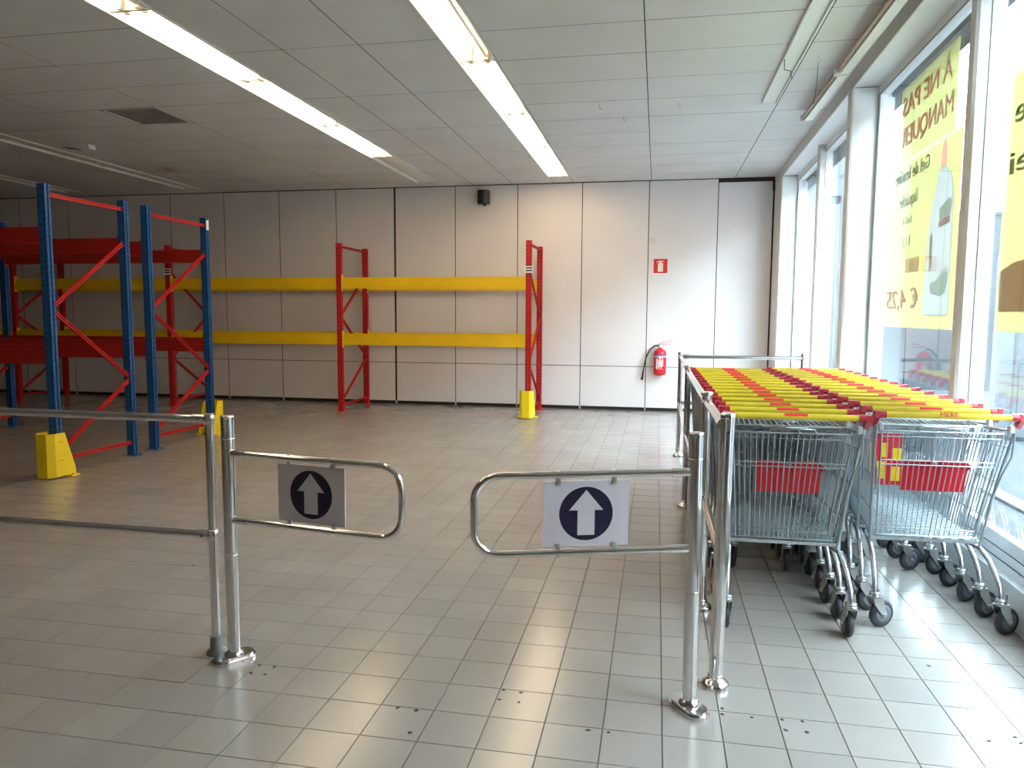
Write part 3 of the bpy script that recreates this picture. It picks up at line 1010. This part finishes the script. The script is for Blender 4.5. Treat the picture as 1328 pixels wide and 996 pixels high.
def cart_meshes():
    for s_ in (-1, 1):
        mx = lambda p: (p[0] * s_, p[1], p[2])
        mb = MB()
        n = 26
        for i in range(n + 1):
            q = i / n
            mb.tube([mx(lerp(RT, FT, q)), mx(lerp(RB, FB, q))], WR, 5, False)
        for q in (.14, .45, .78):
            mb.tube([mx(lerp(RT, RB, q)), mx(lerp(FT, FB, q))], WR * 1.15, 5, False)
        mb.tube([mx(RT), mx(FT)], .0052, 8)
        mb.tube([mx(RB), mx(FB)], .0045, 6)
        mb.tube([mx((.283, .02, .93)), mx((.283, .035, .80)), mx((.262, .06, .72)), mx((.25, .10, .62))], .0045, 6)
        CART['side%d' % s_] = mb.mesh('basket_side', M['wire'])
    mb = MB()
    for i in range(15):
        u = -1 + 2 * i / 14
        mb.tube([(FT[0] * u, FT[1], FT[2]), (FB[0] * u, FB[1], FB[2])], WR, 5, False)
    for q in (0, .2, .45, .72, 1):
        p = lerp(FT, FB, q)
        mb.tube([p, (-p[0], p[1], p[2])], .005 if q == 0 else WR * 1.15, 6, False)
    CART['front'] = mb.mesh('basket_front', M['wire'])
    mb = MB()
    for i in range(27):
        p = lerp(RB, FB, i / 26)
        mb.tube([p, (-p[0], p[1], p[2])], WR, 5, False)
    for i in range(9):
        u = -1 + 2 * i / 8
        mb.tube([(RB[0] * u, RB[1], RB[2] - .004), (FB[0] * u, FB[1], FB[2] - .004)], WR * 1.3, 5, False)
    CART['floor'] = mb.mesh('basket_floor', M['wire'])
    # rear gate, hinged at the top; local origin on the hinge
    mb = MB()
    tw, bw = .252, .212
    bot = (0, .14, -.515)
    n = 20
    for i in range(n + 1):
        u = -1 + 2 * i / n
        r = WR * (1.7 if i in (0, n) else 1.)
        if i in (9, 11):
            mb.tube([(tw * u, -.003, .02), (tw * u, 0, 0), (bw * u, bot[1], bot[2])], WR * 1.3, 5, False)
        else:
            mb.tube([(tw * u, 0, 0), (bw * u, bot[1], bot[2])], r, 5, False)
    for q, r in ((0, .0045), (.05, WR), (.27, WR * 1.2), (.31, WR * 1.2), (.93, WR), (1, .0045)):
        wq = tw + (bw - tw) * q
        mb.tube([(-wq, bot[1] * q, bot[2] * q), (wq, bot[1] * q, bot[2] * q)], r, 6, False)
    mb.tube([(-.10, -.004, .0), (-.09, -.006, .018), (.09, -.006, .018), (.10, -.004, 0)], WR * 1.3, 5, False)
    CART['gate'] = mb.mesh('rear_gate', M['wire'])
    # red plastic leg flap behind the wires of the gate
    fm = MB()
    fn = lambda a, b, h: (a, .27 * .515 * 0 + (-b) * .272 + .010 + h, b)
    body = [(-.137, -.287), (.137, -.287), (.139, -.155), (-.139, -.155)]
    fm.prism(body, 0, .006, fn)
    fm.prism([(-.139, -.155), (-.014, -.155), (-.014, -.137), (-.128, -.137)], -.006, .012, fn)
    fm.prism([(.014, -.155), (.139, -.155), (.128, -.137), (.014, -.137)], -.006, .012, fn)
    fm.prism([(-.15, -.172), (-.137, -.178), (-.137, -.152), (-.145, -.152)], -.006, .01, fn)
    fm.prism([(.137, -.178), (.15, -.172), (.145, -.152), (.137, -.152)], -.006, .01, fn)
    CART['flap'] = fm.mesh('seat_flap', M['flap'])
    CART['handle'] = MB().lathe([(.0138, -.262), (.0138, .262)], 16, (0, 0, .98), 'X').mesh('handle', M['handle'])
    pm = MB()
    ang = [math.radians(q) for q in range(15, 196, 20)]
    for ra, rb in ((.0138, .0146),):
        ring = [(-math.cos(q) * rb, .98 + math.sin(q) * rb) for q in ang] + [(-math.cos(q) * ra, .98 + math.sin(q) * ra) for q in reversed(ang)]
        pm.prism(ring, -.048, .048, lambda a, b, h: (h, a, b))
    CART['patch'] = pm.mesh('grip_patch', M['patch'])
    for s_ in (-1, 1):
        cm = MB().tube([(s_ * .255, 0, .98), (s_ * .292, 0, .98)], .0168, 14)
        cm.prism([(-.018, .996), (.016, .996), (.045, .93), (.028, .925), (-.018, .966)], .284 * s_, .304 * s_, lambda a, b, h: (h, a, b))
        CART['cap%d' % s_] = cm.mesh('end_cap', M['cap'])
        CART['clip%d' % s_] = MB().cbox((s_ * .268 - .011, .012, .91), (s_ * .268 + .011, .042, .943), .005).mesh('hinge_clip', M['clip'])
        mx = lambda p: (p[0] * s_, p[1], p[2])
        pts = [(.262, .0, .155), (.262, .004, .185), (.260, .018, .222), (.256, .055, .268), (.249, .105, .312), (.241, .165, .340), (.228, .25, .345), (.165, .62, .345), (.148, .74, .34), (.143, .82, .30), (.142, .85, .24), (.142, .85, .155)]
        CART['tube%d' % s_] = MB().tube([mx(p) for p in pts], .0115, 10).mesh('side_tube', M['frame'])
        CART['post%d' % s_] = MB().tube([mx((.29, .02, .955)), mx((.284, .045, .88)), mx((.262, .11, .66)), mx((.238, .185, .345))], .007, 8).mesh('back_post', M['wire'])
    CART['cross'] = MB().box((-.24, .178, .362), (.24, .198, .377)).mesh('cross_bar', M['frame'])
    CART['cross2'] = MB().box((-.156, .665, .355), (.156, .685, .367)).mesh('cross_bar', M['frame'])
    fk = MB()
    for s_ in (-1, 1):
        fk.prism([(-.024, .146), (.026, .146), (.056, .062), (.046, .050), (.034, .054), (-.018, .118)], s_ * .020, s_ * .0225, lambda a, b, h: (h, a, b))
        fk.lathe([(.006, s_ * .0225), (.006, s_ * .029)], 6, (0, .042, .0625), 'X')
    fk.box((-.0225, -.024, .143), (.0225, .030, .147))
    CART['fork'] = fk.mesh('caster', M['zinc'])
    CART['ring'] = MB().lathe([(.019, .147), (.025, .150), (.025, .156), (.018, .158), (.024, .161), (.024, .167), (.015, .170)], 14).mesh('swivel_ring', M['frame'])
    CART['tyre'] = MB().lathe([(.045, -.014), (.058, -.013), (.0625, -.007), (.0625, .007), (.058, .013), (.045, .014)], 20, (0, 0, 0), 'X').mesh('wheel', M['tyre'])
    CART['hub'] = MB().lathe([(.030, -.0155), (.043, -.0145), (.043, .0145), (.030, .0155)], 18, (0, 0, 0), 'X').mesh('wheel_hub', M['hub'])
    CART['lock'] = MB().cbox((-.034, -.010, .943), (.034, .010, .970), .004).mesh('seat_latch', M['cap'])


cart_meshes()
lettering_me = text_mesh('lettering', 'MERE', .032, .001, M['flap'])
wd_ = max(p.co.x for p in lettering_me.vertices)


def cart(loc, rz, label, group, gate_up, patch=True, words=False, turn=0.):
    t = thing('shopping_cart', label, 'shopping cart', loc, rz, group)
    L = lambda nm, key, par, **k: link(nm, CART[key], par, **k)
    for s_ in (-1, 1):
        L('basket_side', 'side%d' % s_, t)
        L('side_tube', 'tube%d' % s_, t)
        L('back_post', 'post%d' % s_, t)
        L('hinge_clip', 'clip%d' % s_, t)
    L('basket_front', 'front', t)
    L('basket_floor', 'floor', t)
    L('cross_bar', 'cross', t)
    L('cross_bar', 'cross2', t)
    gt = L('rear_gate', 'gate', t, loc=(0, .05, .90), rx=math.radians(78.3) if gate_up else 0)
    if gate_up:
        L('seat_latch', 'lock', t)
    else:
        L('seat_flap', 'flap', gt)
    h = L('handle', 'handle', t)
    L('end_cap', 'cap-1', h)
    L('end_cap', 'cap1', h)
    if patch:
        L('grip_patch', 'patch', h)
    if words:
        link('lettering', lettering_me, h, (-wd_ / 2, -.0147 * .866 - .0055, .98 + .0147 * .5 - .0095), 0, math.radians(60))
    for x, y, k in ((-.262, 0, 0), (.262, 0, 1), (-.142, .85, 2), (.142, .85, 3)):
        ang = turn + random.uniform(-.12, .12) if k > 1 else turn + (random.uniform(-.12, .12) if gate_up else 0)
        c = L('caster', 'fork', t, loc=(x, y, 0), rz=ang)
        L('swivel_ring', 'ring', c)
        L('wheel', 'tyre', c, loc=(0, .042, .0625))
        L('wheel_hub', 'hub', c, loc=(0, .042, .0625))
    return t


NTH = 'first second third fourth fifth sixth seventh eighth ninth tenth eleventh twelfth thirteenth fourteenth fifteenth'.split()


def row(n, x, y, dx, dy, rz, last, mid, grp, turn, words=()):
    out = []
    for k in range(n):
        r = random.Random(k * 7 + n + int(x * 100))
        jx, jy = (0, 0) if k == 0 else (r.uniform(-.002, .002), r.uniform(-.008, .008))
        out.append(cart((x + dx * k + jx, y + dy * k + jy, 0), rz + (r.uniform(-.002, .002) if k else 0), last if k == 0 else mid % NTH[k], None if k == 0 else grp,
             k > 0, patch=not (k == 0 and words), words=k in words, turn=turn if k == 0 else turn + r.uniform(-.12, .12)))
    return out[0]


row(15, .598, 3.37, -.002, .2, math.radians(.6), 'end cart of row beside the chrome railing, red seat flap down',
    '%s cart from the open end of the row beside chrome railing', 'carts nested in the row beside the railing', math.radians(3))
END = row(15, 1.262, 3.545, -.0055, .2, math.radians(1.6), 'end cart of row beside the windows, lettering on yellow handle',
    '%s cart from the open end of the row beside the windows', 'carts nested in the row beside the windows', math.radians(-62), words=(0, 6, 10))

# red advert card with yellow price squares, clipped inside the end cart by the windows
bd = part('advert_card', MB().box((-.075, -.002, .0), (.075, .002, .25)), M['flap'], END, (-.155, .30, .60), math.radians(2))
for x0, x1, z0, z1 in ((-.035, .0, .03, .115), (.03, .07, .02, .09), (-.025, .01, .135, .205), (.035, .073, .12, .18), (-.073, -.05, .05, .2)):
    part('price_square', MB().box((x0, -.0035, z0), (x1, -.002, z1)), M['guard'], bd)

# ------------------------------------------------------------------ things on the back wall
ex, ey, ez = .055, YW - .105, .545
t = thing('fire_extinguisher', 'red fire extinguisher with black hose hanging on back wall', 'extinguisher', (ex, ey, ez))
part('cylinder', MB().lathe([(.06, 0), (.085, .006), (.092, .03), (.092, .30), (.086, .34), (.06, .37), (.03, .385), (.026, .40)], 20), M['extred'], t)
part('label_band', MB().lathe([(.0925, .275), (.0925, .30)], 20), M['print_blue'], t)
lb = part('label_stripe', MB().lathe([(.0926, .262), (.0926, .274)], 20), M['print_white'], t)
pr_ = MB()
for a0, a1, z0, z1 in ((-2.2, -2.0, .10, .24), (-1.9, -1.75, .10, .23), (-1.65, -1.5, .12, .24), (-1.42, -1.3, .10, .22), (-1.2, -1.05, .13, .24), (-2.1, -1.1, .085, .095), (-2.0, -1.2, .245, .253)):
    q = [(.0928 * math.cos(a), .0928 * math.sin(a)) for a in (a0, (a0 + a1) / 2, a1)]
    pr_.add([(x, y, z) for z in (z0, z1) for x, y in q], [(0, 1, 4, 3), (1, 2, 5, 4)])
part('print_marks', pr_, M['print_white'], t)
v = part('valve', MB().lathe([(.022, .39), (.022, .43), (.015, .44), (.015, .455)], 12), M['zinc'], t)
part('carry_lever', MB().bar((-.01, 0, .445), (.16, -.02, .455), .022, .006).bar((-.01, 0, .458), (.16, -.02, .505), .022, .006), M['extred'], v)
part('gauge', MB().lathe([(.012, -.03), (.012, -.015)], 12, (0, 0, .425), 'Y'), M['print_white'], v)
part('hose', MB().tube([(-.015, 0, .43), (-.08, .01, .425), (-.15, .02, .36), (-.20, .03, .25), (-.225, .035, .13), (-.24, .035, .02)], .011, 8), M['hose'], t)
part('nozzle', MB().tube([(-.235, .035, .06), (-.245, .035, -.03), (-.255, .035, -.08)], [.013, .016, .020], 10), M['black'], t)
part('wall_bracket', MB().box((-.03, .085, .05), (.03, .105, .36)).box((-.095, .05, .20), (.095, .10, .215)), M['zinc'], t)

t = thing('extinguisher_sign', 'square red sign with white extinguisher symbol on back wall', 'sign', (.032, YW - .003, 2.125))
part('sign_plate', MB().box((-.098, -.003, -.102), (.098, .003, .102)), M['signred'], t)
sy = [(-.038, -.082), (.038, -.082), (.038, .03), (.03, .045), (.012, .052), (.012, .062), (.055, .062), (.05, .072), (.01, .078), (-.03, .078), (-.06, .055), (-.055, .048), (-.028, .064), (-.012, .062), (-.012, .052), (-.03, .045), (-.038, .03)]
part('sign_symbol', MB().prism(sy, .003, .0045, lambda a, b, h: (a, -h, b)), M['cream'], t)
part('sign_border', MB().box((-.098, -.0035, -.118), (.098, .003, -.1035)), M['print_white'], t)

t = thing('wall_speaker', 'small black loudspeaker mounted high on the back wall', 'speaker', (-2.585, YW - .02, 3.155))
sp_ = part('speaker_cabinet', MB().prism([(-.085, -.03), (-.085, -.13), (-.02, -.17), (.02, -.17), (.085, -.12), (.085, -.03)], -.10, .10, lambda a, b, h: (a, b, h)), M['black'], t)
part('speaker_grille', MB().box((-.018, -.173, -.085), (.018, -.17, .085)), M['hole'], sp_)
part('speaker_bracket', MB().box((-.03, -.035, -.03), (.03, .018, .03)).box((-.01, -.10, -.125), (.03, -.05, -.10)), M['black'], t)

tag(part('wall_thermostat', MB().cbox((-.035, -.012, -.035), (.035, .0, .035), .006), M['socket'], loc=(-.085, YW, 2.482)), 'tiny grey square plate on back wall above the red sign', 'plate')
